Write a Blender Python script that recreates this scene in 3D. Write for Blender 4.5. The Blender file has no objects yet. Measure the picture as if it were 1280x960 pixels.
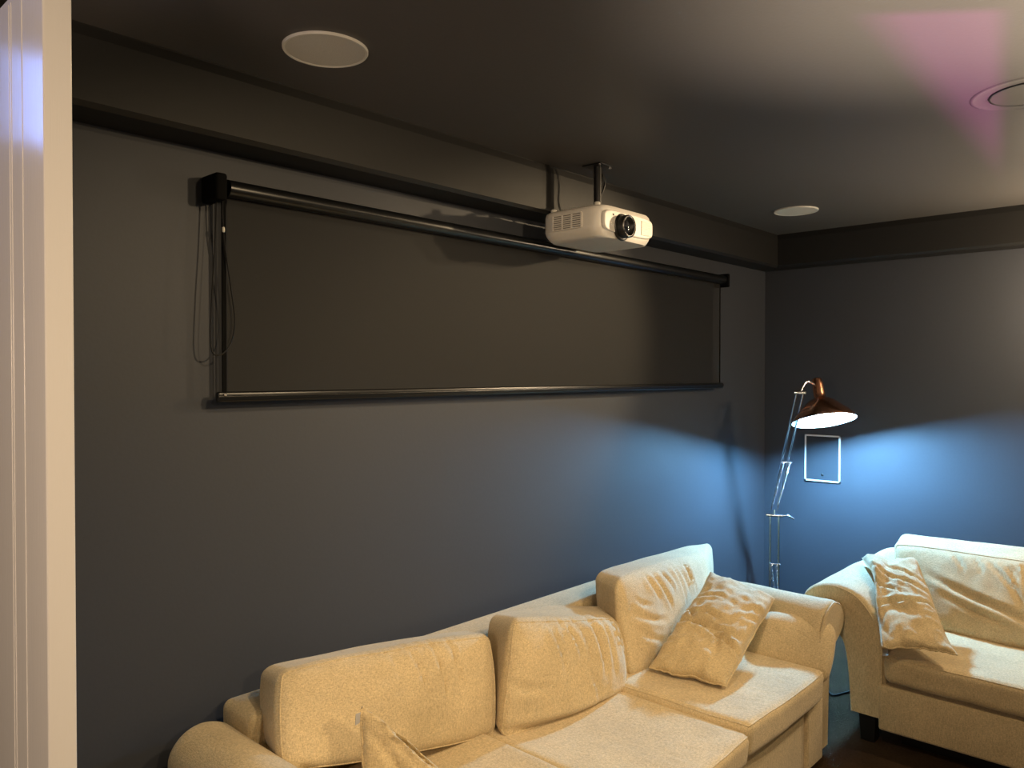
import bpy, bmesh, math, random
import numpy as np
from mathutils import Vector, Matrix, noise

C = bpy.context.scene.collection
SC = bpy.context.scene
random.seed(7)

# ------------------------------------------------------------------ view
cam_pos = Vector((-4.718, -2.171, 1.56))
yaw = math.atan2(.6777, .7353)
pitch = -math.atan(13 / 975.)
cd = bpy.data.cameras.new('camera')
cd.sensor_width = 36.0
cd.lens = 975. / 1280. * 36.0
cd.clip_start = 0.02
cam = bpy.data.objects.new('camera', cd)
C.objects.link(cam)
cam.location = cam_pos
cam.rotation_euler = (math.pi / 2 + pitch, 0, yaw - math.pi / 2)
SC.camera = cam
SC.view_settings.view_transform = 'Standard'
SC.view_settings.look = 'None'
SC.view_settings.gamma = 1
SC.view_settings.use_curve_mapping = False
SC.view_settings.exposure = 0.0

_f = Vector((math.cos(yaw) * math.cos(pitch), math.sin(yaw) * math.cos(pitch), math.sin(pitch)))
_r = Vector((math.sin(yaw), -math.cos(yaw), 0))
_u = _r.cross(_f)


def at(x, y, axis, v):
    """point of the room on the plane axis = v that the photograph shows at pixel x, y"""
    d = _f + _r * ((x - 640) / 975.) - _u * ((y - 480) / 975.)
    t = (v - cam_pos[axis]) / d[axis]
    return cam_pos + d * t


# ------------------------------------------------------------------ materials
def mat(name):
    m = bpy.data.materials.new(name)
    m.use_nodes = True
    nt = m.node_tree
    b = nt.nodes['Principled BSDF']
    return m, nt, b


def N(nt, kind, **kw):
    n = nt.nodes.new(kind)
    for k, v in kw.items():
        if k in n.inputs:
            n.inputs[k].default_value = v
        else:
            setattr(n, k, v)
    return n


def plain(name, col, rough=.5, metal=0., scale=40., bump=.05, var=.06, spec=.5, coat=0.):
    m, nt, b = mat(name)
    tc = N(nt, 'ShaderNodeTexCoord')
    nz = N(nt, 'ShaderNodeTexNoise', Scale=scale, Detail=4.)
    nt.links.new(tc.outputs['Object'], nz.inputs['Vector'])
    r = N(nt, 'ShaderNodeValToRGB')
    r.color_ramp.elements[0].color = tuple(c * (1 - var) for c in col) + (1,)
    r.color_ramp.elements[1].color = tuple(min(1, c * (1 + var)) for c in col) + (1,)
    nt.links.new(nz.outputs['Fac'], r.inputs['Fac'])
    nt.links.new(r.outputs['Color'], b.inputs['Base Color'])
    b.inputs['Roughness'].default_value = rough
    b.inputs['Metallic'].default_value = metal
    b.inputs['Specular IOR Level'].default_value = spec
    b.inputs['Coat Weight'].default_value = coat
    if bump:
        bp = N(nt, 'ShaderNodeBump', Strength=bump, Distance=.01)
        nt.links.new(nz.outputs['Fac'], bp.inputs['Height'])
        nt.links.new(bp.outputs['Normal'], b.inputs['Normal'])
    return m


def fabric_mat(name, col):
    """soft chenille upholstery: fine cross weave, slubs, worn patches, a sheen"""
    m, nt, b = mat(name)
    tc = N(nt, 'ShaderNodeTexCoord')
    big = N(nt, 'ShaderNodeTexNoise', Scale=7., Detail=5., Roughness=.6)
    nt.links.new(tc.outputs['Object'], big.inputs['Vector'])
    mp = N(nt, 'ShaderNodeMapping')
    mp.inputs['Scale'].default_value = (1, 1, 4.)
    nt.links.new(tc.outputs['Object'], mp.inputs['Vector'])
    sl = N(nt, 'ShaderNodeTexNoise', Scale=120., Detail=3.)
    nt.links.new(mp.outputs['Vector'], sl.inputs['Vector'])
    mp2 = N(nt, 'ShaderNodeMapping')
    mp2.inputs['Scale'].default_value = (4., 4., 1.)
    nt.links.new(tc.outputs['Object'], mp2.inputs['Vector'])
    sl2 = N(nt, 'ShaderNodeTexNoise', Scale=90., Detail=3.)
    nt.links.new(mp2.outputs['Vector'], sl2.inputs['Vector'])
    add = N(nt, 'ShaderNodeMath', operation='ADD')
    nt.links.new(sl.outputs['Fac'], add.inputs[0])
    nt.links.new(sl2.outputs['Fac'], add.inputs[1])
    r1 = N(nt, 'ShaderNodeValToRGB')
    r1.color_ramp.elements[0].position = .3
    r1.color_ramp.elements[1].position = .7
    r1.color_ramp.elements[0].color = tuple(c * .88 for c in col) + (1,)
    r1.color_ramp.elements[1].color = tuple(min(1, c * 1.08) for c in col) + (1,)
    nt.links.new(big.outputs['Fac'], r1.inputs['Fac'])
    r2 = N(nt, 'ShaderNodeMapRange')
    r2.inputs['From Min'].default_value = .7
    r2.inputs['From Max'].default_value = 1.3
    r2.inputs['To Min'].default_value = .72
    r2.inputs['To Max'].default_value = 1.2
    nt.links.new(add.outputs[0], r2.inputs['Value'])
    mx = N(nt, 'ShaderNodeMix', data_type='RGBA', blend_type='MULTIPLY')
    mx.inputs[0].default_value = 1.
    nt.links.new(r1.outputs['Color'], mx.inputs[6])
    nt.links.new(r2.outputs['Result'], mx.inputs[7])
    nt.links.new(mx.outputs[2], b.inputs['Base Color'])
    bp = N(nt, 'ShaderNodeBump', Strength=.35, Distance=.004)
    nt.links.new(add.outputs[0], bp.inputs['Height'])
    nt.links.new(bp.outputs['Normal'], b.inputs['Normal'])
    b.inputs['Roughness'].default_value = .85
    b.inputs['Specular IOR Level'].default_value = .25
    b.inputs['Sheen Weight'].default_value = .35
    b.inputs['Sheen Roughness'].default_value = .45
    b.inputs['Sheen Tint'].default_value = (1, .95, .85, 1)
    return m


PAINT = (.0445, .0485, .0585)
M = {}
M['wall'] = plain('charcoal_paint', PAINT, .55, scale=90., bump=.03, var=.05, spec=.35)
M['ceiling'] = plain('black_ceiling_paint', (.085, .080, .076), .5, scale=90., bump=.04, var=.05, spec=.4)
M['trim'] = plain('charcoal_trim_paint', (.013, .0125, .0118), .55, scale=30., bump=.05, var=.05, spec=.35)
M['fabric'] = fabric_mat('beige_chenille', (.60, .478, .28))
M['pillow'] = fabric_mat('beige_cushion_cloth', (.57, .445, .245))
M['black'] = plain('black_plastic', (.006, .006, .006), .4, scale=80., bump=.02)
M['blackgloss'] = plain('black_anodised', (.005, .0055, .006), .28, scale=80., bump=.0, spec=.6)
M['grille'] = plain('white_speaker_grille', (.52, .50, .45), .6, scale=300., bump=.2)
M['greydisc'] = plain('grey_diffuser', (.06, .057, .05), .6, scale=60., bump=.0)
M['rim'] = plain('white_speaker_rim', (.62, .60, .55), .45, scale=60., bump=.0)
M['projwhite'] = plain('white_projector_shell', (.66, .63, .58), .4, scale=60., bump=.02)
M['projgrey'] = plain('grey_vent', (.18, .17, .155), .5, scale=60., bump=.0)
M['lens'] = plain('lens_glass', (.01, .012, .016), .05, scale=10., bump=0., spec=1., coat=1.)
M['chrome'] = plain('brushed_chrome', (.75, .75, .76), .18, metal=1., scale=60., bump=.01)
M['copper'] = plain('polished_copper', (.80, .40, .24), .2, metal=1., scale=60., bump=.01)
M['whiteenamel'] = plain('white_enamel', (.5, .5, .5), .5, scale=40., bump=0.)
M['doorwhite'] = None
M['doorgrille'] = plain('dark_cloth_grille', (.028, .032, .04), .8, scale=400., bump=.2)
M['framewhite'] = plain('white_frame_paint', (.8, .8, .8), .4, scale=60., bump=.0)
M['tag'] = plain('grey_care_label', (.42, .42, .42), .7, scale=90., bump=.02)
M['bead'] = plain('clear_bead', (.7, .68, .62), .15, scale=90., bump=.0, spec=1.)


def door_mat():
    m, nt, b = mat('brushed_white_gloss')
    tc = N(nt, 'ShaderNodeTexCoord')
    mp = N(nt, 'ShaderNodeMapping')
    mp.inputs['Scale'].default_value = (1, 1, .04)
    nt.links.new(tc.outputs['Object'], mp.inputs['Vector'])
    nz = N(nt, 'ShaderNodeTexNoise', Scale=420., Detail=3.)
    nt.links.new(mp.outputs['Vector'], nz.inputs['Vector'])
    bp = N(nt, 'ShaderNodeBump', Strength=.10, Distance=.003)
    nt.links.new(nz.outputs['Fac'], bp.inputs['Height'])
    nt.links.new(bp.outputs['Normal'], b.inputs['Normal'])
    b.inputs['Base Color'].default_value = (.74, .72, .68, 1)
    b.inputs['Roughness'].default_value = .2
    return m


M['doorwhite'] = door_mat()


def floor_mat():
    m, nt, b = mat('dark_brown_carpet')
    tc = N(nt, 'ShaderNodeTexCoord')
    n1 = N(nt, 'ShaderNodeTexNoise', Scale=160., Detail=4.)
    n2 = N(nt, 'ShaderNodeTexNoise', Scale=6., Detail=3.)
    nt.links.new(tc.outputs['Object'], n1.inputs['Vector'])
    nt.links.new(tc.outputs['Object'], n2.inputs['Vector'])
    mx = N(nt, 'ShaderNodeMath', operation='ADD')
    nt.links.new(n1.outputs['Fac'], mx.inputs[0])
    nt.links.new(n2.outputs['Fac'], mx.inputs[1])
    r = N(nt, 'ShaderNodeValToRGB')
    r.color_ramp.elements[0].position = .35
    r.color_ramp.elements[0].color = (.030, .019, .011, 1)
    r.color_ramp.elements[1].position = .7
    r.color_ramp.elements[1].color = (.058, .037, .021, 1)
    hf = N(nt, 'ShaderNodeMath', operation='MULTIPLY')
    hf.inputs[1].default_value = .5
    nt.links.new(mx.outputs[0], hf.inputs[0])
    nt.links.new(hf.outputs[0], r.inputs['Fac'])
    nt.links.new(r.outputs['Color'], b.inputs['Base Color'])
    bp = N(nt, 'ShaderNodeBump', Strength=.5, Distance=.01)
    nt.links.new(n1.outputs['Fac'], bp.inputs['Height'])
    nt.links.new(bp.outputs['Normal'], b.inputs['Normal'])
    b.inputs['Roughness'].default_value = 1.
    b.inputs['Specular IOR Level'].default_value = .03
    return m


M['floor'] = floor_mat()


def scrim_mat():
    """open-weave black blind cloth: part of the light passes between the threads"""
    m, nt, b = mat('black_mesh_blind_cloth')
    b.inputs['Base Color'].default_value = (.022, .022, .0215, 1)
    b.inputs['Roughness'].default_value = .7
    b.inputs['Specular IOR Level'].default_value = .2
    tr = N(nt, 'ShaderNodeBsdfTransparent')
    mx = N(nt, 'ShaderNodeMixShader')
    mx.inputs[0].default_value = .7
    out = nt.nodes['Material Output']
    nt.links.new(tr.outputs[0], mx.inputs[1])
    nt.links.new(b.outputs[0], mx.inputs[2])
    nt.links.new(mx.outputs[0], out.inputs['Surface'])
    return m


M['scrim'] = scrim_mat()
M['matte'] = plain('matte_black_tape', (.004, .004, .004), .9, scale=80., bump=.0, spec=.1)


def emit(name, col, s):
    m, nt, b = mat(name)
    b.inputs['Base Color'].default_value = tuple(col) + (1,)
    b.inputs['Emission Color'].default_value = tuple(col) + (1,)
    b.inputs['Emission Strength'].default_value = s
    return m


LAMP_COL = (.22, .58, 1.0)
M['bulb'] = emit('lit_led_bulb', LAMP_COL, 4500.)
M['door_glow'] = emit('blue_door_glow', (.22, .38, 1.0), 10.)  # glow of the added panel that the door reflects


# ------------------------------------------------------------------ object helpers
def finish(name, me, m, parent=None, smooth=True, kind=None):
    if smooth:
        for p in me.polygons:
            p.use_smooth = True
    me.materials.append(m)
    o = bpy.data.objects.new(name, me)
    C.objects.link(o)
    if parent is not None:
        o.parent = parent
        mw = Matrix.Identity(4)
        p = parent
        while p is not None:
            mw = Matrix.LocRotScale(p.location, p.rotation_euler, p.scale) @ mw
            p = p.parent
        o.matrix_parent_inverse = Matrix.Identity(4)
        inv = mw.inverted()
        me.transform(inv)
    if kind:
        o['kind'] = kind
    return o


def from_bm(name, bm, m, parent=None, smooth=False, kind=None):
    bmesh.ops.recalc_face_normals(bm, faces=bm.faces)
    me = bpy.data.meshes.new(name)
    bm.to_mesh(me)
    bm.free()
    return finish(name, me, m, parent, smooth, kind)


def from_py(name, vs, fs, m, parent=None, smooth=True, kind=None):
    me = bpy.data.meshes.new(name)
    me.from_pydata([tuple(v) for v in vs], [], [tuple(f) for f in fs])
    bm = bmesh.new()
    bm.from_mesh(me)
    bmesh.ops.recalc_face_normals(bm, faces=bm.faces)
    bm.to_mesh(me)
    bm.free()
    o = finish(name, me, m, parent, smooth, kind)
    if smooth:
        me.set_sharp_from_angle(angle=math.radians(58))
    return o


def thing(name, label, cat, loc=(0, 0, 0), group=None):
    o = bpy.data.objects.new(name, None)
    o.empty_display_size = .1
    C.objects.link(o)
    o.location = loc
    o['label'] = label
    o['category'] = cat
    if group:
        o['group'] = group
    return o


def bm_box(bm, lo, hi, bevel=0., seg=3):
    r = bmesh.ops.create_cube(bm, size=1.)
    vs = r['verts']
    for v in vs:
        v.co = Vector([lo[i] + (v.co[i] + .5) * (hi[i] - lo[i]) for i in range(3)])
    if bevel:
        es = list({e for v in vs for e in v.link_edges})
        bmesh.ops.bevel(bm, geom=es, offset=bevel, segments=seg, profile=.5, affect='EDGES')
    return bm


def box(name, lo, hi, m, parent=None, bevel=0., seg=3, kind=None, smooth=None):
    bm = bmesh.new()
    bm_box(bm, lo, hi, bevel, seg)
    o = from_bm(name, bm, m, parent, False, kind)
    if bevel and smooth is not False:
        for p in o.data.polygons:
            p.use_smooth = True
        try:
            o.data.set_sharp_from_angle(angle=math.radians(40))
        except Exception:
            pass
    return o


def frame_of(d):
    d = d.normalized()
    a = Vector((0, 0, 1)) if abs(d.z) < .9 else Vector((1, 0, 0))
    x = d.cross(a).normalized()
    return x, d.cross(x).normalized()


def tube_data(pts, rad, n=10, closed=False, base=0):
    pts = [Vector(p) for p in pts]
    L = len(pts)
    rads = rad if isinstance(rad, (list, tuple)) else [rad] * L
    vs, fs = [], []
    x = y = None
    for i, p in enumerate(pts):
        if closed:
            d = pts[(i + 1) % L] - pts[i - 1]
        else:
            d = pts[min(i + 1, L - 1)] - pts[max(i - 1, 0)]
        if d.length < 1e-9:
            d = Vector((0, 0, 1))
        d.normalize()
        if x is None:
            x, y = frame_of(d)
        else:
            x = (x - d * x.dot(d))
            if x.length < 1e-6:
                x, y = frame_of(d)
            x.normalize()
            y = d.cross(x)
        for k in range(n):
            a = 2 * math.pi * k / n
            vs.append(p + (x * math.cos(a) + y * math.sin(a)) * rads[i])
    rng = L if closed else L - 1
    for i in range(rng):
        j = (i + 1) % L
        for k in range(n):
            q = (k + 1) % n
            fs.append((base + i * n + k, base + i * n + q, base + j * n + q, base + j * n + k))
    if not closed:
        fs.append(tuple(base + k for k in range(n)))
        fs.append(tuple(base + (L - 1) * n + k for k in range(n)))
    return vs, fs


def tube(name, pts, rad, m, parent=None, n=10, closed=False):
    vs, fs = tube_data(pts, rad, n, closed)
    return from_py(name, vs, fs, m, parent)


def multi_tube(name, paths, rad, m, parent=None, n=8):
    V, Fc = [], []
    for p in paths:
        v, f = tube_data(p, rad, n, False, len(V))
        V += v
        Fc += f
    return from_py(name, V, Fc, m, parent)


def smooth_path(pts, n=8, closed=False):
    pts = [Vector(p) for p in pts]
    out = []
    L = len(pts)
    rng = L if closed else L - 1
    for i in range(rng):
        g = (lambda k: pts[k % L]) if closed else (lambda k: pts[max(0, min(L - 1, k))])
        p0, p1, p2, p3 = g(i - 1), g(i), g(i + 1), g(i + 2)
        for j in range(n):
            t = j / n
            out.append(.5 * ((2 * p1) + (p2 - p0) * t + (2 * p0 - 5 * p1 + 4 * p2 - p3) * t * t + (3 * p1 - p0 - 3 * p2 + p3) * t ** 3))
    if not closed:
        out.append(pts[-1])
    return out


def lathe(name, prof, m, parent=None, origin=(0, 0, 0), axis=(0, 0, 1), n=48, cap=False):
    """revolve (radius, height) pairs about an axis through origin"""
    ax = Vector(axis).normalized()
    x, y = frame_of(ax)
    o = Vector(origin)
    vs, fs = [], []
    for r, h in prof:
        for k in range(n):
            a = 2 * math.pi * k / n
            vs.append(o + ax * h + (x * math.cos(a) + y * math.sin(a)) * r)
    for i in range(len(prof) - 1):
        for k in range(n):
            q = (k + 1) % n
            fs.append((i * n + k, i * n + q, (i + 1) * n + q, (i + 1) * n + k))
    if cap:
        fs.append(tuple(range(n)))
        fs.append(tuple((len(prof) - 1) * n + k for k in range(n)))
    return from_py(name, vs, fs, m, parent)


# ------------------------------------------------------------------ upholstery
def crease(x, y, folds):
    d = 0.
    for (x0, y0, x1, y1, amp, w) in folds:
        dx, dy = x1 - x0, y1 - y0
        L2 = dx * dx + dy * dy
        t = ((x - x0) * dx + (y - y0) * dy) / L2
        if t < -.15 or t > 1.15:
            continue
        L = math.sqrt(L2)
        bend = .012 * math.sin(3.1 * t + 9 * x0)
        s = ((x - x0) * dy - (y - y0) * dx) / L + bend
        if abs(s) > 3.5 * w:
            continue
        tt = max(0., min(1., t))
        taper = math.sin(math.pi * min(1., .12 + .88 * tt)) ** .7 if tt < 1 else 0.
        if t < 0:
            taper *= max(0, 1 + t / .15)
        q = s / w
        d += amp * taper * (.55 * math.exp(-(q - 1.1) ** 2) + .35 * math.exp(-(q + 1.2) ** 2) - 1.0 * math.exp(-q * q * 1.6))
    return d


def fan(seed, n, x0, x1, y0, ang, spread, l0, l1, amp, w=.009):
    """a gathered row of folds running down from a seam"""
    rg = random.Random(seed)
    out = []
    for i in range(n):
        x = x0 + (x1 - x0) * (i + rg.random() * .8) / n
        a = math.radians(ang + rg.uniform(-spread, spread))
        L = rg.uniform(l0, l1)
        out.append((x, y0 + rg.uniform(-.01, .01), x + L * math.cos(a), y0 + L * math.sin(a), amp * rg.uniform(.5, 1.2), w * rg.uniform(.7, 1.4)))
    return out


class Cushion:
    """box cushion in a hexahedron of eight corners; front is c=+1, top is b=+1"""

    def __init__(s, front, back, r=.045, bulge=.03, side=.012, folds=(), seed=0, lump=.006, warp=None):
        # front / back: (TL, TR, BR, BL)
        s.fr = [Vector(p) for p in front]
        s.bk = [Vector(p) for p in back]
        s.h = Vector((((s.fr[1] - s.fr[0]).length + (s.fr[2] - s.fr[3]).length) / 4,
                      ((s.fr[0] - s.fr[3]).length + (s.fr[1] - s.fr[2]).length) / 4,
                      sum((a - b).length for a, b in zip(s.fr, s.bk)) / 8))
        s.r = min(r, min(s.h) * .9)
        s.bulge, s.side, s.folds, s.seed, s.lump, s.warp = bulge, side, list(folds), seed, lump, warp

    def tri(s, a, b, c):
        def bil(q):
            return (q[0] * (1 - a) * (1 + b) + q[1] * (1 + a) * (1 + b) + q[2] * (1 + a) * (1 - b) + q[3] * (1 - a) * (1 - b)) / 4
        return bil(s.fr) * ((1 + c) / 2) + bil(s.bk) * ((1 - c) / 2)

    def norm(s, a, b):
        return ((s.tri(a + .01, b, 1) - s.tri(a - .01, b, 1)).cross(s.tri(a, b + .01, 1) - s.tri(a, b - .01, 1))).normalized()

    def pt(s, a, b, c):
        h, r = s.h, s.r
        p = Vector((a * h.x, b * h.y, c * h.z))
        q = Vector([max(-(h[i] - r), min(h[i] - r, p[i])) for i in range(3)])
        d = p - q
        if d.length > 1e-9:
            p = q + d.normalized() * r
        a2, b2, c2 = p.x / h.x, p.y / h.y, p.z / h.z
        P = s.tri(a2, b2, c2)
        n = s.norm(a2 * .98, b2 * .98)
        ex, ey = (1 - a2 * a2), (1 - b2 * b2)
        P = P + n * (c2 * s.bulge * (max(0, ex) ** .6) * (max(0, ey) ** .6))
        up = (s.tri(a2, 1, c2) - s.tri(a2, -1, c2)).normalized()
        rt = (s.tri(1, b2, c2) - s.tri(-1, b2, c2)).normalized()
        P = P + up * (b2 * abs(b2) * s.side * ex) + rt * (a2 * abs(a2) * s.side * ey)
        k = Vector((P.x * 5 + s.seed * 7.3, P.y * 5, P.z * 5))
        P = P + n * (noise.noise(k) * s.lump) + up * (noise.noise(k + Vector((31, 7, 3))) * s.lump * .8)
        k2 = Vector((P.x * 16 + s.seed * 3.1, P.y * 16, P.z * 13))
        P = P + n * (noise.noise(k2) * s.lump * .33)
        if s.folds:
            y = p.y
            if c2 < .98 and b2 > .5:          # folds carry on over the top face
                y = h.y + (h.z - p.z)
            if c2 > -.9:
                D = crease(p.x, y, s.folds)
                nn = n if c2 > .8 else (n * max(0, c2) + up).normalized()
                P = P + nn * D
        if s.warp:
            P = s.warp(P, a2, b2, c2)
        return P

    def build(s, name, m, parent, step=.011, seam=True, seam_m=None, back_seam=False):
        nx, ny, nz = [max(6, int(2 * s.h[i] / step)) for i in range(3)]
        idx, vs, fs = {}, [], []

        def lat(n, i):
            # pack more loops towards the rounded rims
            t = -1 + 2 * i / n
            return t

        def vid(i, j, k):
            key = (i, j, k)
            if key not in idx:
                idx[key] = len(vs)
                vs.append(s.pt(lat(nx, i), lat(ny, j), lat(nz, k)))
            return idx[key]
        for i in range(nx):
            for j in range(ny):
                for k in (0, nz):
                    fs.append((vid(i, j, k), vid(i + 1, j, k), vid(i + 1, j + 1, k), vid(i, j + 1, k)))
        for i in range(nx):
            for k in range(nz):
                for j in (0, ny):
                    fs.append((vid(i, j, k), vid(i + 1, j, k), vid(i + 1, j, k + 1), vid(i, j, k + 1)))
        for j in range(ny):
            for k in range(nz):
                for i in (0, nx):
                    fs.append((vid(i, j, k), vid(i, j + 1, k), vid(i, j + 1, k + 1), vid(i, j, k + 1)))
        o = from_py(name, vs, fs, m, parent)
        if seam:
            path = []
            n = 60
            c = 1.
            for i in range(n):
                path.append(s.pt(-1 + 2 * i / n, 1, c))
            for i in range(n // 2):
                path.append(s.pt(1, 1 - 4 * i / n, c))
            for i in range(n):
                path.append(s.pt(1 - 2 * i / n, -1, c))
            for i in range(n // 2):
                path.append(s.pt(-1, -1 + 4 * i / n, c))
            tube('seam', path, .0028, seam_m or m, o, 6, True)
        return o


def throw_pillow(name, corners, thick, m, label, folds=(), seed=0, pinch=.07, group=None, step=.009, rest=None, back_flat=.5):
    """knife-edge pillow: corners TL, TR, BR, BL in the room"""
    TL, TR, BR, BL = [Vector(p) for p in corners]
    w = ((TR - TL).length + (BR - BL).length) / 2
    h = ((TL - BL).length + (TR - BR).length) / 2
    nx, ny = int(w / step), int(h / step)
    n0 = ((TR - TL).cross(TL - BL)).normalized()
    cen = (TL + TR + BR + BL) / 4

    def pos(a, b, side):
        aa = a * (1 - pinch * (1 - b * b))
        bb = b * (1 - pinch * (1 - a * a))
        aa += .045 * noise.noise(Vector((b * 2.3 + seed * 3.1, a * 1.2, 4.)))
        bb += .045 * noise.noise(Vector((a * 2.3 + seed * 2.7, b * 1.2, 9.)))
        P = (TL * (1 - aa) * (1 + bb) + TR * (1 + aa) * (1 + bb) + BR * (1 + aa) * (1 - bb) + BL * (1 - aa) * (1 - bb)) / 4
        if rest:
            P = rest(P, a, b)
        T = thick * (max(0, (1 - a ** 2)) * max(0, (1 - b ** 2))) ** .37
        k = Vector((a * w * 4 + seed * 5.1, b * h * 4, side * 2.))
        edge = min(1., T / thick * 2.5)
        dis = noise.noise(k) * .016 * edge + noise.noise(k * 3.3) * .006 * edge
        if side > 0:
            dis += crease(a * w / 2, b * h / 2, folds) * edge
        rip = noise.noise(Vector((a * 9 + seed, b * 9, 1.7))) * .006
        T = T if side > 0 else T * back_flat
        P = P + n0 * (side * T + (dis if side > 0 else dis * .5) + rip)
        return P
    vs, fs, idx = [], [], {}

    def vid(i, j, sd):
        if i in (0, nx) or j in (0, ny):
            sd = 0
        key = (i, j, sd)
        if key not in idx:
            idx[key] = len(vs)
            a, b = -1 + 2 * i / nx, -1 + 2 * j / ny
            a = math.sin(a * math.pi / 2) * .5 + a * .5
            b = math.sin(b * math.pi / 2) * .5 + b * .5
            if sd == 0:
                vs.append(pos(a, b, 1))
            else:
                vs.append(pos(a, b, sd))
        return idx[key]
    for i in range(nx):
        for j in range(ny):
            for sd in (1, -1):
                q = (vid(i, j, sd), vid(i + 1, j, sd), vid(i + 1, j + 1, sd), vid(i, j + 1, sd))
                fs.append(q)
    root = thing(name, label, 'cushion', tuple(min((TL, TR, BR, BL), key=lambda p: p.z)), group)
    o = from_py('cover', vs, fs, m, root)
    path = []
    for t in range(40):
        path.append(pos(-1 + t / 20, 1, 1))
    for t in range(40):
        path.append(pos(1, 1 - t / 20, 1))
    for t in range(40):
        path.append(pos(1 - t / 20, -1, 1))
    for t in range(40):
        path.append(pos(-1, -1 + t / 20, 1))
    tube('seam', path, .003, m, root, 6, True)
    return root, pos


ARM = [(.0, .125), (.0, .30), (.002, .43), (.015, .49), (.05, .55), (.10, .605), (.16, .632), (.22, .638), (.28, .622), (.325, .585),
       (.335, .545), (.315, .51), (.27, .48), (.21, .452), (.17, .41), (.152, .34), (.142, .25), (.137, .17), (.135, .125)]


def arm_profile(scale=1., n=5):
    pts = [Vector((s, z, 0)) for s, z in ARM]
    return smooth_path(pts, n)


def sofa_arm(parent, origin, out, along, length, front_m, m, seed=0, zb=.125, sw=1.):
    """rolled arm: profile swept from the front (along = 0) to the back"""
    O, ou, al = Vector(origin), Vector(out), Vector(along)
    pr = [Vector((p.x * sw, p.y if p.y > .3 else .3 - (.3 - p.y) * (.3 - zb) / .175, 0)) for p in arm_profile()]
    n = len(pr)
    cen = Vector((.17, .45, 0))
    stations = [(0., .012), (.004, .006), (.012, .0015), (.025, 0.)]
    k = 26
    for i in range(1, k + 1):
        stations.append((.025 + (length - .045) * i / k, 0.))
    stations += [(length - .008, .004), (length, .014)]
    # inward normals of the profile
    nor = []
    for i in range(n):
        t = pr[min(n - 1, i + 1)] - pr[max(0, i - 1)]
        t.normalize()
        nor.append(Vector((t.y, -t.x, 0)))
    vs, fs = [], []
    for (d, ins) in stations:
        for i in range(n):
            p = pr[i] + nor[i] * ins
            z = p.y
            lump = noise.noise(Vector((p.x * 6 + seed, z * 6, d * 5))) * .006 if 0 < d < length else 0
            q = O + ou * (p.x + lump * .6) + al * d + Vector((0, 0, z + lump * (1 if z > .5 else .2)))
            vs.append(q)
    S = len(stations)
    for j in range(S - 1):
        for i in range(n):
            q = (i + 1) % n
            fs.append((j * n + i, j * n + q, (j + 1) * n + q, (j + 1) * n + i))
    fs.append(tuple(range(n)))
    fs.append(tuple((S - 1) * n + i for i in range(n)))
    o = from_py('arm', vs, fs, m, parent)
    try:
        o.data.set_sharp_from_angle(angle=math.radians(50))
    except Exception:
        pass
    # the gathered facing that covers the front end of the arm
    bm = bmesh.new()
    lo, hi = [], []
    for i in range(n):
        p = pr[i] + nor[i] * .014
        b = O + ou * p.x + Vector((0, 0, p.y))
        lo.append(bm.verts.new(b + al * .002))
        hi.append(bm.verts.new(b - al * .010))
    bm.faces.new(hi)
    bm.faces.new(lo)
    for i in range(n):
        q = (i + 1) % n
        bm.faces.new((lo[i], lo[q], hi[q], hi[i]))
    f = from_bm('arm_facing', bm, front_m, o, False)
    # piping round the facing and the gathers of the scroll
    path = [O + ou * (pr[i] + nor[i] * .010).x + Vector((0, 0, (pr[i] + nor[i] * .010).y)) - al * .006 for i in range(n)]
    tube('piping', path, .005, m, o, 6)
    return o


def foot(parent, x, y, zt, m, r=.035):
    bm = bmesh.new()
    bm_box(bm, (x - r, y - r, .042), (x + r, y + r, zt), .004, 2)
    for v in bm.verts:
        if v.co.z < .06:
            v.co.x = x + (v.co.x - x) * .8
            v.co.y = y + (v.co.y - y) * .8
    return from_bm('foot', bm, m, parent)


# ================================================================== THE ROOM
X0, Y0, H = -5.7, -4.4, 2.4
FZ = .042
box('floor', (X0, Y0, -.05), (.0, .0, FZ), M['floor'], kind='structure')
box('ceiling', (X0 - .1, Y0 - .1, H), (.1, .1, H + .05), M['ceiling'], kind='structure')
box('wall_back', (X0 - .1, 0., -.05), (.1, .1, H), M['wall'], kind='structure')
box('wall_right', (0., Y0 - .1, -.05), (.1, .0, H), M['wall'], kind='structure')
box('wall_left', (X0 - .1, Y0 - .1, -.05), (X0, .0, H), M['wall'], kind='structure')
box('wall_front', (X0, Y0 - .1, -.05), (.0, Y0, H), M['wall'], kind='structure')
TR, TZ = .146, 2.203


def cornice(name, pts_fn):
    prof = [(0, TZ), (TR - .012, TZ), (TR, TZ + .012), (TR, H - .03), (TR - .004, H - .004), (TR - .004, H), (0, H)]
    vs = []
    for end in (0, 1):
        for d, z in prof:
            vs.append(pts_fn(end, d, z))
    n = len(prof)
    fs = [(i, (i + 1) % n, n + (i + 1) % n, n + i) for i in range(n)]
    fs += [tuple(range(n)), tuple(n + i for i in range(n))]
    return from_py(name, vs, fs, M['trim'], None, False, 'structure')


cornice('trim_1', lambda e, d, z: Vector((-4.36, -d, z)) if e == 0 else Vector((-d, -d, z)))
cornice('trim_2', lambda e, d, z: Vector((-d, Y0, z)) if e == 0 else Vector((-d, -d, z)))
box('baseboard_back', (-4.2, -.016, FZ), (-.016, 0, FZ + .11), M['wall'], bevel=.004, kind='structure')
box('baseboard_right', (-.016, Y0, FZ), (0, 0, FZ + .11), M['wall'], bevel=.004, kind='structure')

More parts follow.
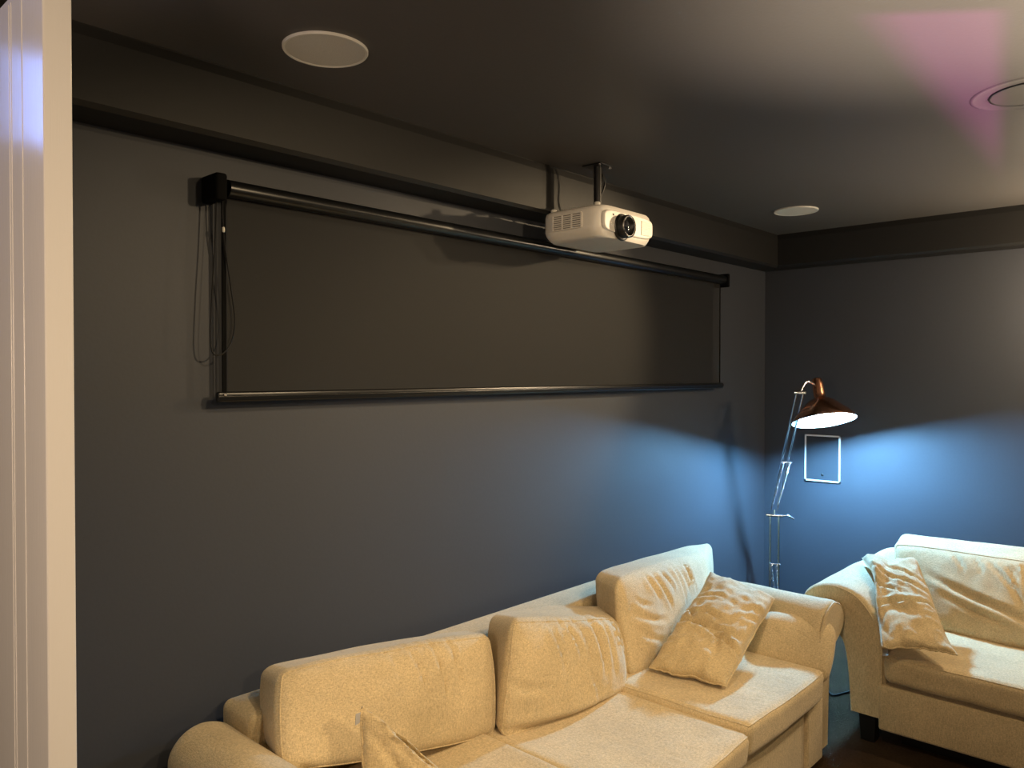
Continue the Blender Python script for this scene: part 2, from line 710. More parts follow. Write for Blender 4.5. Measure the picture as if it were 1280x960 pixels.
# the white door on the left, standing open at a right angle to the long wall
DX0, DX1, DY0, DY1, DH = -4.322, -4.281, -.83, -.045, 2.19
bm = bmesh.new()
bm_box(bm, (DX0, DY0, FZ + .008), (DX1, DY1, DH), .0022, 2)
door = from_bm('door_1', bm, M['doorwhite'], None, False, 'structure')
for xf in (DX0, DX1):
    for yb in (DY0 + .103, DY0 + .160, DY0 + .172, DY1 - .135, DY1 - .103, DY1 - .085):
        tube('panel_bead', [(xf, yb, FZ + .02), (xf, yb, DH - .012)], .0010, M['doorwhite'], door, 8)
for z in (.25, 1.1, 1.9):
    tube('hinge', [(DX1 + .004, DY1 + .006, z), (DX1 + .004, DY1 + .006, z + .09)], .007, M['chrome'], door)
# unseen glowing panel, added to give the open door its blue reflection
w1 = bpy.data.objects.new('glow_panel_1', None)
C.objects.link(w1)
w1['kind'] = 'structure'
w1.location = (-4.62, 0, 2.13)
WX0, WX1, WZ0, WZ1 = -4.80, -4.528, 2.10, 2.36
box('glow_face', (WX0 + .02, -.012, WZ0 + .02), (WX1 - .02, -.008, WZ1 - .02), M['door_glow'], w1)
bm = bmesh.new()
bm_box(bm, (WX0, -.03, WZ0), (WX0 + .022, -.001, WZ1))
bm_box(bm, (WX1 - .022, -.03, WZ0), (WX1, -.001, WZ1))
bm_box(bm, (WX0, -.03, WZ0), (WX1, -.001, WZ0 + .022))
bm_box(bm, (WX0, -.03, WZ1 - .022), (WX1, -.001, WZ1))
from_bm('glow_panel_frame', bm, M['doorwhite'], w1)


# ------------------------------------------------------------------ ceiling speakers
def speaker(x, y, r, label, z=H):
    t = thing('ceiling_speaker', label, 'speaker', (x, y, z), None)
    lathe('rim', [(r - .008, .0), (r - .008, -.006), (r - .002, -.007), (r, -.004), (r, 0)], M['rim'], t, (x, y, z), n=64)
    prof = [(.0005, -.0045)] + [(r * k / 12., -.0045 - .0004 * (k % 2)) for k in range(1, 12)] + [(r - .007, -.0045)]
    lathe('grille', prof, M['grille'], t, (x, y, z), n=64)
    return t


speaker(-3.552, -.440, .109, 'large pale round ceiling speaker above the left end of the black blind')
speaker(-.766, -.517, .109, 'pale round ceiling speaker near the far corner of the room, above the lit lamp')
# round fitting at the right-hand edge of the picture
t = thing('ceiling_fitting', 'grey round ceiling fitting with a thin dark ring, cut off by the right edge', 'ceiling fitting', tuple(at(1289, 116, 2, H)))
o3 = tuple(at(1289, 116, 2, H))
lathe('surround', [(.160, 0), (.159, -.0015), (.154, -.003), (.148, -.002), (.144, -.0008), (.114, -.0008), (.114, 0)], M['ceiling'], t, o3, n=64)
lathe('ring', [(.110, 0), (.110, -.003), (.107, -.004), (.103, -.003), (.103, 0)], M['black'], t, o3, n=64)
lathe('diffuser', [(.0005, -.003), (.05, -.003), (.1035, -.003)], M['greydisc'], t, o3, n=64)

# ------------------------------------------------------------------ projector and its mount
mt = thing('projector_mount', 'black pole mount holding the white projector under the ceiling', 'mount', (-2.155, -.28, H))
mx, my = -2.155, -.28
box('ceiling_plate', (mx - .045, my - .045, H - .005), (mx + .045, my + .045, H), M['black'], mt, .003)
tube('pole', [(mx, my, H - .006), (mx, my, 2.226)], .016, M['black'], mt, 16)
for sx in (-1, 1):
    tube('bracket_arm', [(mx + sx * .012, my, 2.232), (mx + sx * .05, my - .05, 2.222), (mx + sx * .07, my - .07, 2.209)], .006, M['black'], mt)
    tube('plate_bolt', [(mx + sx * .035, my - .035, H - .004), (mx + sx * .035, my - .035, H - .011)], .006, M['chrome'], mt)
tube('cable', smooth_path([(mx + .025, my + .01, H - .006), (mx + .05, my, 2.34), (mx + .03, my + .02, 2.26), (mx + .035, my + .05, 2.208)], 6), .004, M['black'], mt, 8)

PX0, PX1, PY0, PY1, PZ0, PZ1 = -2.345, -1.965, -.43, -.135, 2.072, 2.200
pj = thing('projector', 'white home cinema projector hanging under the ceiling in front of the blind', 'projector', ((PX0 + PX1) / 2, (PY0 + PY1) / 2, PZ0))
vs, fs = [], []
nz, na = 18, 72
for i in range(nz + 1):
    t = i / nz
    z = PZ0 + (PZ1 - PZ0) * t
    # shell narrows to the underside and, a little, to the top
    k = 1 - .20 * max(0, (1 - t / .42)) ** 2.2 - .05 * max(0, (t - .8) / .2) ** 2
    if i == 0:
        k = .72
    if i == nz:
        k -= .03
    for j in range(na):
        a = 2 * math.pi * j / na
        e = 2 / 7.
        cx = math.copysign(abs(math.cos(a)) ** e, math.cos(a))
        sy = math.copysign(abs(math.sin(a)) ** e, math.sin(a))
        x = (PX0 + PX1) / 2 + cx * (PX1 - PX0) / 2 * k
        y = (PY0 + PY1) / 2 + sy * (PY1 - PY0) / 2 * (k if sy > 0 else (k * .35 + .65))
        zz = z + (.006 if i == 0 else 0)
        vs.append((x, y, zz))
for i in range(nz):
    for j in range(na):
        q = (j + 1) % na
        fs.append((i * na + j, i * na + q, (i + 1) * na + q, (i + 1) * na + j))
fs.append(tuple(range(na)))
fs.append(tuple(nz * na + j for j in range(na)))
body = from_py('body', vs, fs, M['projwhite'], pj)
try:
    body.data.set_sharp_from_angle(angle=math.radians(55))
except Exception:
    pass
FY = PY0 - .001
# raised front fascia
fx0, fx1, fz0, fz1 = PX0 + .022, PX1 - .022, PZ0 + .026, PZ1 - .012
vs, fs = [], []
for d, ins in ((.006, 0.), (-.003, .003), (-.004, .007)):
    for j in range(64):
        a = 2 * math.pi * j / 64
        e = 2 / 4.5
        x = (fx0 + fx1) / 2 + math.copysign(abs(math.cos(a)) ** e, math.cos(a)) * ((fx1 - fx0) / 2 - ins)
        z = (fz0 + fz1) / 2 + math.copysign(abs(math.sin(a)) ** e, math.sin(a)) * ((fz1 - fz0) / 2 - ins)
        vs.append((x, FY + d, z))
for i in range(2):
    for j in range(64):
        q = (j + 1) % 64
        fs.append((i * 64 + j, i * 64 + q, (i + 1) * 64 + q, (i + 1) * 64 + j))
fs.append(tuple(2 * 64 + j for j in range(64)))
from_py('fascia', vs, fs, M['projwhite'], pj, False)
LX, LZ = -2.205, 2.126
lb = lathe('lens_barrel', [(.052, .006), (.052, -.001), (.048, -.004), (.044, -.004), (.044, -.030), (.041, -.033), (.036, -.033), (.033, -.022), (.028, -.018)],
           M['black'], pj, (LX, FY - .004, LZ), (0, 1, 0), 48)
lathe('chrome_ring', [(.0415, -.030), (.0425, -.034), (.0405, -.036), (.0385, -.034)], M['chrome'], lb, (LX, FY - .004, LZ), (0, 1, 0), 48)
lathe('lens', [(.0005, -.029), (.010, -.028), (.02, -.025), (.029, -.019)], M['lens'], lb, (LX, FY - .004, LZ), (0, 1, 0), 40)
box('exhaust_vent', (-2.075, FY - .0055, 2.113), (-2.005, FY - .002, 2.170), M['rim'], pj, .001, 1)
bm = bmesh.new()
for i in range(9):
    z = 2.117 + i * .006
    bm_box(bm, (-2.071, FY - .0068, z), (-2.009, FY - .005, z + .0022))
from_bm('vent_slats', bm, M['projwhite'], pj)
# intake grille on the left flank
gy0, gy1, gz0, gz1 = -.345, -.205, 2.120, 2.176
gx = PX0 - .001
ig = box('intake_grille', (gx - .001, gy0, gz0), (gx + .006, gy1, gz1), M['projgrey'], pj)
bm = bmesh.new()
for i in range(8):
    z = gz0 + (gz1 - gz0) * i / 7
    bm_box(bm, (gx - .004, gy0, z - .0022), (gx + .001, gy1, z + .0022))
for i in range(4):
    y = gy0 + (gy1 - gy0) * i / 3
    bm_box(bm, (gx - .0042, y - .003, gz0), (gx + .001, y + .003, gz1))
from_bm('louvre', bm, M['projwhite'], ig)
for y in (-.385, -.17):
    lathe('mount_foot', [(.012, 0), (.012, .016), (.009, .02), (.0005, .02)], M['rim'], pj, (PX0 + .045, y, PZ1 - .004), n=20)
lathe('sensor', [(.0005, -.006), (.004, -.005), (.006, -.002), (.006, 0)], M['bead'], pj, (-2.275, FY - .003, 2.132), (0, 1, 0), 20)
lathe('status_light', [(.0005, -.004), (.003, -.003), (.004, 0)], M['projgrey'], pj, (-2.265, FY - .003, 2.166), (0, 1, 0), 16)

# ------------------------------------------------------------------ roller blind on the long wall
BX0, BX1, BY = -3.648, -.668, -.05
bl = thing('roller_blind', 'wide black roller blind half drawn on the long dark wall', 'blind', ((BX0 + BX1) / 2, 0, 1.48))
tz = 2.088
ctr = [(BX0 + .02, BY - .012, tz), (BX1, BY - .012, tz)]
tube('roller_tube', [Vector(ctr[0]).lerp(Vector(ctr[1]), i / 12) for i in range(13)], .0245, M['blackgloss'], bl, 24)
for x, w in ((BX0 - .012, .034), (BX1 + .004, .018)):
    bm = bmesh.new()
    bm_box(bm, (x - w / 2, BY - .046, tz - .042), (x + w / 2, -.0005, tz + .034), .008, 3)
    bk = from_bm('bracket', bm, M['matte'], bl, True)
# cloth, very slightly wavy
vs, fs = [], []
nx, nz = 60, 24
for i in range(nx + 1):
    for j in range(nz + 1):
        x = BX0 + .028 + (BX1 - BX0 - .034) * i / nx
        z = 1.505 + (tz - 1.505) * j / nz
        vs.append((x, BY + .006 + .0015 * math.sin(x * 4.1) * math.sin(z * 7), z))
for i in range(nx):
    for j in range(nz):
        a = i * (nz + 1) + j
        fs.append((a, a + nz + 1, a + nz + 2, a + 1))
from_py('blind_cloth', vs, fs, M['scrim'], bl)
for x in (BX0 + .018, BX1 - .008):
    box('edge_binding', (x - (.006 if x < -2 else .003), BY + .0035, 1.505), (x + (.006 if x < -2 else .003), BY + .0085, tz), M['matte'], bl)
# ribbed bottom bar
bm = bmesh.new()
bm_box(bm, (BX0 - .008, BY - .008, 1.478), (BX1 + .012, BY + .012, 1.508), .006, 3)
hb = from_bm('bottom_bar', bm, M['blackgloss'], bl, True)
tube('rib', [(BX0 - .008, BY - .009, 1.494), (BX1 + .012, BY - .009, 1.494)], .003, M['blackgloss'], hb)
lathe('end_screw', [(.0005, -.003), (.004, -.002), (.005, 0)], M['chrome'], hb, (BX0 + .012, BY - .012, 1.5), (0, 1, 0), 12)
# operating chain: one long loop
CY = BY - .006


def ch(x, y):
    return at(x, y, 1, CY)


loop = [(278, 245), (279, 287), (283, 320), (288, 355), (293, 392), (293, 410), (289, 428), (280, 441), (271, 444), (265, 439), (263, 420), (264, 390), (266, 350), (269, 300), (271, 245)]
tube('chain', smooth_path([ch(*p) for p in loop], 6), .0021, M['black'], bl, 6)
lathe('chain_connector', [(.0005, -.009), (.004, -.006), (.0045, 0), (.004, .006), (.0005, .009)], M['bead'], bl, ch(279.3, 287), (0, 0, 1), 14)

# ------------------------------------------------------------------ in-wall speaker
iw = thing('wall_speaker', 'white-framed dark rectangular speaker set in the wall under the lamp', 'speaker', (0, -.367, .91))
sy0, sy1, sz0, sz1 = -.474, -.262, .910, 1.190
bm = bmesh.new()
fw = .0085
bm_box(bm, (-.012, sy0, sz0), (-.0005, sy0 + fw, sz1))
bm_box(bm, (-.012, sy1 - fw, sz0), (-.0005, sy1, sz1))
bm_box(bm, (-.012, sy0, sz0), (-.0005, sy1, sz0 + fw))
bm_box(bm, (-.012, sy0, sz1 - fw), (-.0005, sy1, sz1))
from_bm('frame', bm, M['framewhite'], iw)
gr = box('grille', (-.008, sy0 + .009, sz0 + .009), (-.0008, sy1 - .009, sz1 - .009), M['doorgrille'], iw)
lathe('badge', [(.0005, -.003), (.007, -.0025), (.009, 0)], M['black'], gr, (-.0085, (sy0 + sy1) / 2, sz0 + .042), (1, 0, 0), 20)

# ================================================================== SOFA ALONG THE LONG WALL
s1 = thing('sofa', 'beige three-seat sofa with rolled arms along the long wall under the blind', 'sofa', (-2.65, -.55, FZ))
F = M['fabric']
SB = .085
IN_R, IN_L = -1.775, -3.55
FRONT = -1.03
bm = bmesh.new()
bm_box(bm, (IN_L - .02, FRONT + .015, SB), (IN_R + .02, -.12, .315), .012, 3)
from_bm('base', bm, F, s1, True)
box('front_stile', (IN_R - .085, FRONT - .002, SB), (IN_R + .055, FRONT + .045, .318), F, s1, .008)
# back frame with a soft rounded top
bm = bmesh.new()
bm_box(bm, (-3.655, -.235, SB), (-1.50, -.055, .632), .028, 5)
from_bm('back_frame', bm, F, s1, True)
sofa_arm(s1, (-1.695, -.99, 0), (1, 0, 0), (0, 1, 0), .89, M['fabric'], F, 1, .080, .85)
sofa_arm(s1, (-3.585, FRONT, -.028), (-1, 0, 0), (0, 1, 0), .93, M['fabric'], F, 2, .108, .74)
for x, y in ((-3.57, -.95), (-1.75, -.95), (-3.57, -.16), (-1.75, -.16)):
    foot(s1, x, y, SB + .004, M['black'])


def seat(parent, x0, x1, yf, yb, zt, zb, sag, seed, axis='y', side_drop=0., name='seat_cushion'):
    """seat pad: its 'front' face is the top"""
    if axis == 'y':
        top = [(x0, yb, zt), (x1, yb, zt), (x1, yf, zt - .004), (x0, yf, zt - .004)]
        bot = [(x0, yb, zb), (x1, yb, zb), (x1, yf + .012, zb), (x0, yf + .012, zb)]
    else:
        top = [(yb, x0, zt), (yb, x1, zt), (yf, x1, zt - .004), (yf, x0, zt - .004)]
        bot = [(yb, x0, zb), (yb, x1, zb), (yf + .012, x1, zb), (yf + .012, x0, zb)]

    def warp(P, a, b, c):
        if c > 0:
            e = max(0, 1 - a * a) * max(0, 1 - (b * .9) ** 2)
            P = P - Vector((0, 0, sag * e * max(0., c)))
        return P
    cu = Cushion(top, bot, r=.03, bulge=.0, side=.008, seed=seed, lump=.004, warp=warp,
                 folds=fan(seed, 10, -.28, .28, -.30, 95, 20, .05, .12, .003, .008))
    return cu.build(name, F, parent, .012)


seat(s1, -2.405, IN_R - .0, -1.065, -.32, .452, .322, .004, 3)
seat(s1, -2.985, -2.41, -1.075, -.32, .432, .318, .022, 4)
seat(s1, -3.58, -2.99, -1.065, -.32, .440, .318, .012, 5)

# back cushions: corners read off the photograph
L_f = [at(350, 838, 1, -.31), at(614, 791, 1, -.43), at(622, 923, 2, .41), at(352, 972, 1, -.43)]
L_b = [at(324, 834, 1, -.14), at(590, 787, 1, -.22), at(600, 880, 1, -.27), at(330, 930, 1, -.20)]
cL = Cushion(L_f, L_b, r=.035, bulge=.035, seed=11, lump=.007,
             folds=[(.02, .17, .09, -.03, .013, .011), (.10, .17, .17, -.05, .014, .012), (.16, .17, .23, .0, .012, .011), (-.05, .17, -.01, .05, .007, .010)] + fan(22, 6, -.1, .28, .165, -70, 18, .05, .10, .005, .007)
             + [(-.36, .12, -.28, .115, .008, .008), (-.34, -.10, -.22, -.16, .008, .015)])
cL.build('back_cushion', F, s1)
M_f = [at(641, 773, 1, -.48), at(773, 776, 1, -.50), at(787, 867, 2, .412), at(622, 930, 2, .41)]
M_b = [at(610, 768, 1, -.26), at(757, 755, 1, -.31), at(770, 830, 1, -.36), at(608, 880, 1, -.28)]
cM = Cushion(M_f, M_b, r=.04, bulge=.045, seed=12, lump=.009,
             folds=fan(31, 7, -.12, .22, .17, -66, 9, .16, .28, .022, .012) + fan(32, 7, -.2, .2, .17, -75, 15, .05, .10, .007, .007)
             + [(-.27, -.12, .25, -.16, .016, .014), (-.28, .0, -.12, -.05, .009, .014), (.05, -.02, .14, -.15, .012, .012)])
cM.build('back_cushion', F, s1)
R_f = [at(771, 724, 1, -.48), at(884, 690, 1, -.36), at(884, 812, 1, -.53), at(783, 852, 2, .43)]
R_b = [at(742, 716, 1, -.29), at(890, 676, 1, -.21), at(893, 760, 1, -.28), at(752, 800, 1, -.30)]
cR = Cushion(R_f, R_b, r=.05, bulge=.05, seed=13, lump=.008,
             folds=fan(41, 8, -.22, .15, .20, -62, 10, .12, .24, .016, .011) + [(-.30, .05, -.10, -.02, .011, .016), (-.3, -.02, -.12, -.10, .009, .014), (-.30, .12, -.2, .06, .010, .012)])
cR.build('back_cushion', F, s1, seam=False)

# loose pad on the inner side of the right arm
pad_f = [at(950, 770, 0, -1.735), at(1049, 783, 1, -1.04), at(1037, 862, 1, -1.055), at(924, 834, 0, -1.80)]
pad_b = [p + d for p, d in zip(pad_f, (Vector((.10, .03, 0)), Vector((.07, .06, 0)), Vector((.06, .06, 0)), Vector((.12, .03, 0))))]
cP = Cushion(pad_f, pad_b, r=.045, bulge=.03, seed=14, lump=.006,
             folds=fan(51, 8, -.25, .27, .085, -80, 25, .03, .07, .006, .007) + [(.27, -.04, .15, -.03, .008, .01), (.28, .03, .2, .02, .007, .01)])
cP.build('arm_pad', F, s1, seam=False)

# ================================================================== SOFA BY THE RIGHT WALL
s2 = thing('sofa', 'beige two-seat sofa with rolled arms by the right wall, cut off by the photo edge', 'sofa', (-.95, -1.9, FZ))
FX, A1, A2 = -1.395, -1.150, -2.66
bm = bmesh.new()
bm_box(bm, (FX - .004, A2 - .02, (.115)), (-.48, A1 + .02, .30), .012, 3)
from_bm('base', bm, F, s2, True)
bm = bmesh.new()
bm_box(bm, (-.60, A2 - .1, .12), (-.42, A1 + .1, .62), .03, 5)
from_bm('back_frame', bm, F, s2, True)
sofa_arm(s2, (FX + .012, A1, .035), (0, 1, 0), (1, 0, 0), .95, F, F, 3)
sofa_arm(s2, (FX + .012, A2, .035), (0, -1, 0), (1, 0, 0), .95, F, F, 4)
box('under_sofa_shade', (-1.30, -2.62, FZ), (-.52, -1.19, .12), M['black'], s2, .004)  # black box added as the dark shade under the sofa base
for x, y in ((-1.34, -1.08), (-1.34, -2.73)):
    foot(s2, x, y, .165, M['black'])
seat(s2, -1.90, A1 - .005, -1.43, -.62, .440, .318, .006, 6, axis='x')
seat(s2, A2 + .005, -1.905, -1.43, -.62, .440, .318, .006, 7, axis='x')
for (ya, yb, sd) in ((-.985, -1.90, 61), (-1.91, -2.80, 62)):
    fr = [(-.735, ya, .745), (-.735, yb, .735), (-.955, yb, .425), (-.955, ya - .12 * (sd == 61), .425)]
    bk = [(-.565, ya + .02 * (sd == 61), .775), (-.565, yb, .765), (-.66, yb, .44), (-.66, ya - .12 * (sd == 61), .44)]
    cu = Cushion(fr, bk, r=.04, bulge=.04, seed=sd, lump=.009,
                 folds=fan(sd, 26, -.44, .44, .18, -88, 8, .03, .06, .007, .006)
                 + fan(sd + 10, 6, -.2, .3, .19, -78, 12, .10, .20, .013, .010)
                 + [(-.25, .05, .12, -.10, .016, .022), (-.2, -.03, .02, -.13, .011, .018), (-.05, .16, .06, -.02, .012, .014), (.15, .12, .35, -.03, .013, .02)])
    cu.build('back_cushion', F, s2)

# ================================================================== THROW CUSHIONS
P = M['pillow']
c1 = [at(889, 717, 1, -.55), at(969, 748, 0, -1.66), at(908, 858, 2, .465), at(812, 835, 2, .465)]
throw_pillow('throw_cushion', c1, .075, P, 'tan square throw cushion leaning in the right corner of the long sofa, below the lamp',
             folds=[(-.20, -.03, .12, -.10, .034, .017), (-.18, .03, .02, -.03, .022, .012), (-.05, -.08, .17, -.17, .024, .014), (-.16, .12, .0, .10, .016, .014),
                    (-.20, -.12, -.1, -.20, .016, .014), (-.12, .05, -.08, -.10, .020, .012), (.03, -.12, .06, -.21, .014, .012), (.19, .12, .08, .02, .014, .016)], seed=3, pinch=.02, back_flat=.6)
c2 = [at(455, 887, 1, -.64), at(590, 1000, 1, -.74), Vector((-3.24, -.86, .480)), Vector((-3.57, -.70, .490))]
_, pos2 = throw_pillow('throw_cushion', c2, .06, P, 'tan throw cushion with its corner standing up at the left end of the long sofa',
             folds=[(-.18, .15, .02, .02, .026, .014), (-.1, .18, .15, .1, .016, .014), (-.15, .05, .0, -.1, .018, .016)], seed=5, pinch=-.16, back_flat=.4)
r2 = bpy.data.objects['throw_cushion.001']
tq = pos2(-1, .80, 1)
tg = [tq + Vector(v) for v in ((.004, 0, .010), (-.016, -.004, .012), (-.018, -.004, -.014), (.003, 0, -.012))]
from_py('care_tag', [p + Vector((0, d, 0)) for d in (0, .002) for p in tg],
        [(0, 1, 2, 3), (4, 5, 6, 7), (0, 1, 5, 4), (1, 2, 6, 5), (2, 3, 7, 6), (3, 0, 4, 7)], M['tag'], r2, False)
c3 = [at(1075, 705, 0, -.98), at(1146, 700, 0, -.90), at(1194, 821, 2, .485), at(1102, 812, 2, .485)]


def over_arm(Q, a, b):
    # lies over the rolled arm, on the seat and against the back cushion
    t = max(0., min(1., (Q.y - A1 + .05) / .22))
    hh = .485 + .228 * t * t * (3 - 2 * t)
    d = hh - Q.z
    lift = d if d > .05 else (0. if d < -.05 else (d + .05) ** 2 / .2)
    return Q + Vector((-.2 * lift, -.35 * lift, lift * .85))


throw_pillow('throw_cushion', c3, .07, P, 'pale crumpled throw cushion leaning on the left arm of the sofa by the right wall',
             folds=[(-.17, -.09, .16, -.07, .034, .018), (-.18, .08, .02, -.03, .020, .018), (-.13, .17, .14, .0, .020, .018), (-.02, .20, .17, .05, .015, .016)], seed=9, pinch=.04, back_flat=.22, rest=over_arm)
r3 = bpy.data.objects['throw_cushion.002']
tg = [at(1104, 812, 2, .462), at(1110, 812, 2, .462), at(1110, 820, 2, .456), at(1103, 820, 2, .456)]
from_py('care_tag', [p + Vector((0, 0, d)) for d in (0, .002) for p in tg],
        [(0, 1, 2, 3), (4, 5, 6, 7), (0, 1, 5, 4), (1, 2, 6, 5), (2, 3, 7, 6), (3, 0, 4, 7)], M['tag'], r3, False)

# ================================================================== FLOOR LAMP
LB = Vector((-.30, -.20, FZ))
lp = thing('floor_lamp', 'copper and chrome spring-arm floor lamp, lit, in the corner between the sofas', 'floor lamp', LB)
lathe('base', [(.0005, 0), (.14, 0), (.142, .008), (.135, .018), (.05, .026), (.025, .034), (.018, .06), (.018, .20), (.0005, .205)], M['chrome'], lp, LB, n=48)
lat = Vector((.36, -.93, 0)).normalized()   # sideways as seen from the door
J0, J1 = LB + Vector((0, 0, .17)), LB + Vector((0, 0, .683))
for sgn in (-1, 1):
    tube('lower_arm_rod', [J0 + lat * sgn * .024, J1 + lat * sgn * .024], .0085, M['chrome'], lp, 12)
for sgn in (-1, 1):
    a = LB + lat * (sgn * .014 - .008) + Vector((-.012, -.012, .40))
    b = LB + lat * (sgn * .010 + .006) + Vector((-.012, -.012, .22))
    pts = []
    x, y = frame_of(b - a)
    for i in range(181):
        tt = i / 180
        pts.append(a.lerp(b, tt) + (x * math.cos(tt * 2 * math.pi * 22) + y * math.sin(tt * 2 * math.pi * 22)) * .0055)
    tube('spring', pts, .0018, M['chrome'], lp, 5)
tube('spring_bar', [LB + lat * -.03 + Vector((-.012, -.012, .40)), LB + lat * .03 + Vector((-.012, -.012, .40))], .004, M['chrome'], lp)
tube('lower_joint', [J1 - lat * .045 + Vector((0, 0, .0)), J1 + lat * .045], .011, M['chrome'], lp, 12)
kb = tube('joint_lever', smooth_path([J1 + lat * .045, J1 + lat * .075 + Vector((0, 0, .004)), J1 + lat * .11 + Vector((0, 0, -.014))], 5), .006, M['chrome'], lp, 8)
J2 = at(1000, 491, 1, -.46)
J1b = J1 + Vector((0, 0, .035))
tube('joint_link', [J1, J1b], .009, M['chrome'], lp)
up = (J2 - J1b)
for sgn, o_ in ((-1, Vector((0, 0, 0))), (1, Vector((0, 0, 0)))):
    tube('upper_arm_rod', [J1b + lat * sgn * .017, J2 + lat * sgn * .017], .006, M['chrome'], lp, 10)
for sgn in (-1, 1):
    a = J1b + lat * (sgn * .014 - .012) + up * .05 + Vector((-.02, -.02, 0))
    b = J1b + lat * (sgn * .016 + .0) + up * .43 + Vector((-.02, -.02, 0))
    pts = []
    x, y = frame_of(b - a)
    for i in range(241):
        tt = i / 240
        pts.append(a.lerp(b, tt) + (x * math.cos(tt * 2 * math.pi * 30) + y * math.sin(tt * 2 * math.pi * 30)) * .0055)
    tube('spring', pts, .0018, M['chrome'], lp, 5)
tube('spring_bar', [J1b + up * .43 + Vector((-.02, -.02, 0)) - lat * .03, J1b + up * .43 + Vector((-.02, -.02, 0)) + lat * .03], .004, M['chrome'], lp)
tube('upper_joint', [J2 - lat * .03, J2 + lat * .03], .010, M['chrome'], lp, 12)
# head
RC = at(1030, 526, 1, -.56)               # centre of the shade opening
nrm = Vector((-.186, -.242, -.95)).normalized()
ax = -nrm                                  # from the opening up to the neck
NT = RC + ax * .235
tube('head_link', smooth_path([J2, J2.lerp(NT, .4) + Vector((0, 0, .03)), RC + ax * .19], 6), .007, M['chrome'], lp, 8)
R = .166
prof = [(R, 0), (R, .004), (R - .008, .018), (R - .03, .045), (R - .065, .078), (.075, .105), (.05, .120), (.035, .127), (.030, .132), (.030, .15), (.029, .20), (.026, .232), (.020, .240), (.0005, .242)]
sh = lathe('shade', prof, M['copper'], lp, RC, ax, 64)
inner = [(R - .0015, .0005), (R - .010, .018), (R - .032, .044), (R - .067, .076), (.072, .102), (.045, .115), (.0005, .118)]
lathe('shade_lining', inner, M['whiteenamel'], sh, RC, ax, 64)
lathe('bulb', [(.0005, .002), (.012, .004), (.022, .011), (.028, .021), (.030, .032), (.027, .045), (.018, .060), (.014, .114)], M['bulb'], lp, RC, ax, 32)
tube('shade_stay', [RC + ax * .128 - lat * .02, RC + ax * .03 - lat * .055 + Vector((-.09, -.06, 0))], .003, M['chrome'], sh, 6)
cord = [LB + Vector((.0, -.1, .006)), (-.42, -.42, FZ + .006), (-.62, -.60, FZ + .006), at(1036, 865, 2, FZ + .006), at(1056, 866, 2, FZ + .006), (-.75, -.9, FZ + .006), (-.55, -1.05, FZ + .006), (-.22, -1.1, FZ + .006), (-.03, -1.12, FZ + .006)]
tube('power_cord', smooth_path(cord, 8), .0045, M['black'], lp, 8)

# ================================================================== LIGHT
def point(name, loc, w, col, r):
    l = bpy.data.lights.new(name, 'POINT')
    l.energy = w
    l.color = col
    l.shadow_soft_size = r
    o = bpy.data.objects.new(name, l)
    C.objects.link(o)
    o.location = loc
    return o


def spot(name, loc, target, w, col, ang, blend, r):
    l = bpy.data.lights.new(name, 'SPOT')
    l.energy = w
    l.color = col
    l.spot_size = math.radians(ang)
    l.spot_blend = blend
    l.shadow_soft_size = r
    o = bpy.data.objects.new(name, l)
    C.objects.link(o)
    o.location = loc
    o.rotation_euler = (Vector(target) - Vector(loc)).to_track_quat('-Z', 'Y').to_euler()
    return o


WARM = (1.0, .74, .44)
def disc(name, loc, w, col, size):
    l = bpy.data.lights.new(name, 'AREA')
    l.shape = 'DISK'
    l.size = size
    l.energy = w
    l.color = col
    o = bpy.data.objects.new(name, l)
    C.objects.link(o)
    o.location = loc
    return o


spot('room_spotlight', (-2.85, -2.1, 2.30), (-3.0, 0., .85), 78, WARM, 100, .8, .035)
disc('left_arm_fill', (-3.45, -1.55, 2.39), 16, WARM, .07)  # added unseen disc that brightens the left arm and cushion
spot('left_cushion_fill', (-4.3, -3.3, 2.1), (-3.0, -.5, .6), 85, WARM, 50, .9, .05)  # added spot behind the view, lifts the left back cushion
disc('right_side_fill', (-1.2, -2.6, 2.39), 20, WARM, .07)  # unseen fill, added to lift the seats and the right sofa
point('side_pendant', (-.5, -1.95, 2.2), 18, (1., .76, .50), .05)
point('right_wall_fill', (-.35, -1.80, 1.9), 30, (1., .76, .50), .05)  # no real fitting, a point added to brighten the right wall
az, el = math.radians(133), math.radians(-19)
sl = Vector((-.70, -1.68, 2.385))
spot('wall_spotlight', sl, sl + Vector((math.cos(az) * math.cos(el), math.sin(az) * math.cos(el), math.sin(el))), 185, WARM, 44, .7, .025)
spot('ceiling_fill', (-2.8, -2.15, .9), (-2.8, -2.0, 2.4), 360, (1., .81, .62), 70, 1., .06)  # added out of view to throw the glow onto the ceiling
spot('corner_ceiling_fill', (-1.2, -2.2, .9), (-1.2, -1.9, 2.4), 80, (1., .81, .62), 90, 1., .06)  # second added spot, for the ceiling nearer the corner
point('door_fill', (-5.45, -1.75, 1.6), 68, (1., .74, .52), .2)  # unseen point added to light the white door's face and edge


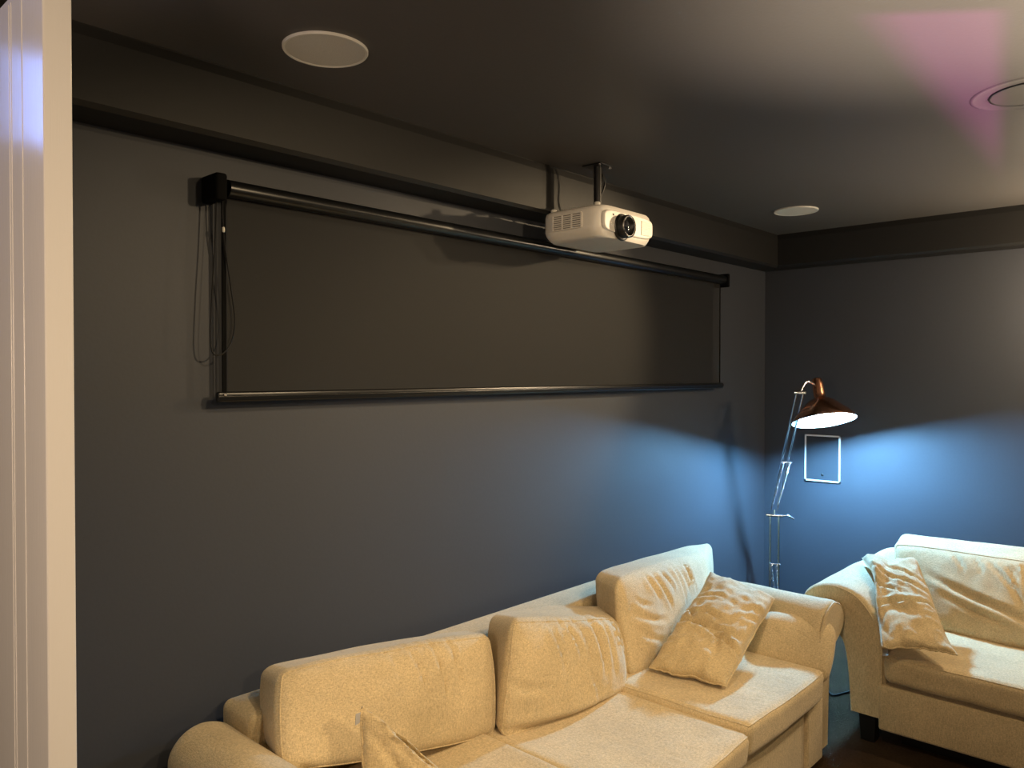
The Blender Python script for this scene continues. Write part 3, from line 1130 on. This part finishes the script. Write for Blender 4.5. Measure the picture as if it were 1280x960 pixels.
# unseen purple spot, added and masked to a wedge for the ceiling patch
def gobo(name, loc, w, col, poly, soft):
    L = Vector(loc)
    o = spot(name, loc, (sum(p[0] for p in poly) / len(poly), sum(p[1] for p in poly) / len(poly), H), w, col, 70, .2, .01)
    l = o.data
    l.use_nodes = True
    nt = l.node_tree
    em = nt.nodes['Emission']
    g = N(nt, 'ShaderNodeNewGeometry')
    sp = N(nt, 'ShaderNodeSeparateXYZ')
    nt.links.new(g.outputs['Incoming'], sp.inputs[0])
    hh = H - L.z

    def m(op, a, b=None, clamp=False):
        n = N(nt, 'ShaderNodeMath', operation=op)
        n.use_clamp = clamp
        for i, v in enumerate((a, b)):
            if v is None:
                continue
            if isinstance(v, (int, float)):
                n.inputs[i].default_value = v
            else:
                nt.links.new(v, n.inputs[i])
        return n.outputs[0]
    k = m('DIVIDE', hh, sp.outputs[2])
    hx = m('ADD', m('MULTIPLY', sp.outputs[0], k), L.x)
    hy = m('ADD', m('MULTIPLY', sp.outputs[1], k), L.y)
    tot = None
    n = len(poly)
    cx, cy = sum(p[0] for p in poly) / n, sum(p[1] for p in poly) / n
    for i in range(n):
        (x0, y0), (x1, y1) = poly[i], poly[(i + 1) % n]
        a, b = -(y1 - y0), (x1 - x0)
        q = math.hypot(a, b)
        a, b = a / q, b / q
        c = -(a * x0 + b * y0)
        if a * cx + b * cy + c < 0:
            a, b, c = -a, -b, -c
        d = m('ADD', m('ADD', m('MULTIPLY', hx, a), m('MULTIPLY', hy, b)), c)
        e = m('ADD', m('DIVIDE', d, soft[i]), .5, True)
        tot = e if tot is None else m('MULTIPLY', tot, e)
    nt.links.new(tot, em.inputs['Strength'])
    return o


gobo('purple_beam', (-2.7, -2.9, .5), 420, (1.0, .12, .72), [(-2.80, -1.545), (-1.05, -1.475), (-2.62, -1.775)], (.10, .05, .04))

wd = bpy.data.worlds.new('world')
SC.world = wd
wd.use_nodes = True
wd.node_tree.nodes['Background'].inputs[0].default_value = (.02, .018, .016, 1)
wd.node_tree.nodes['Background'].inputs[1].default_value = 1.
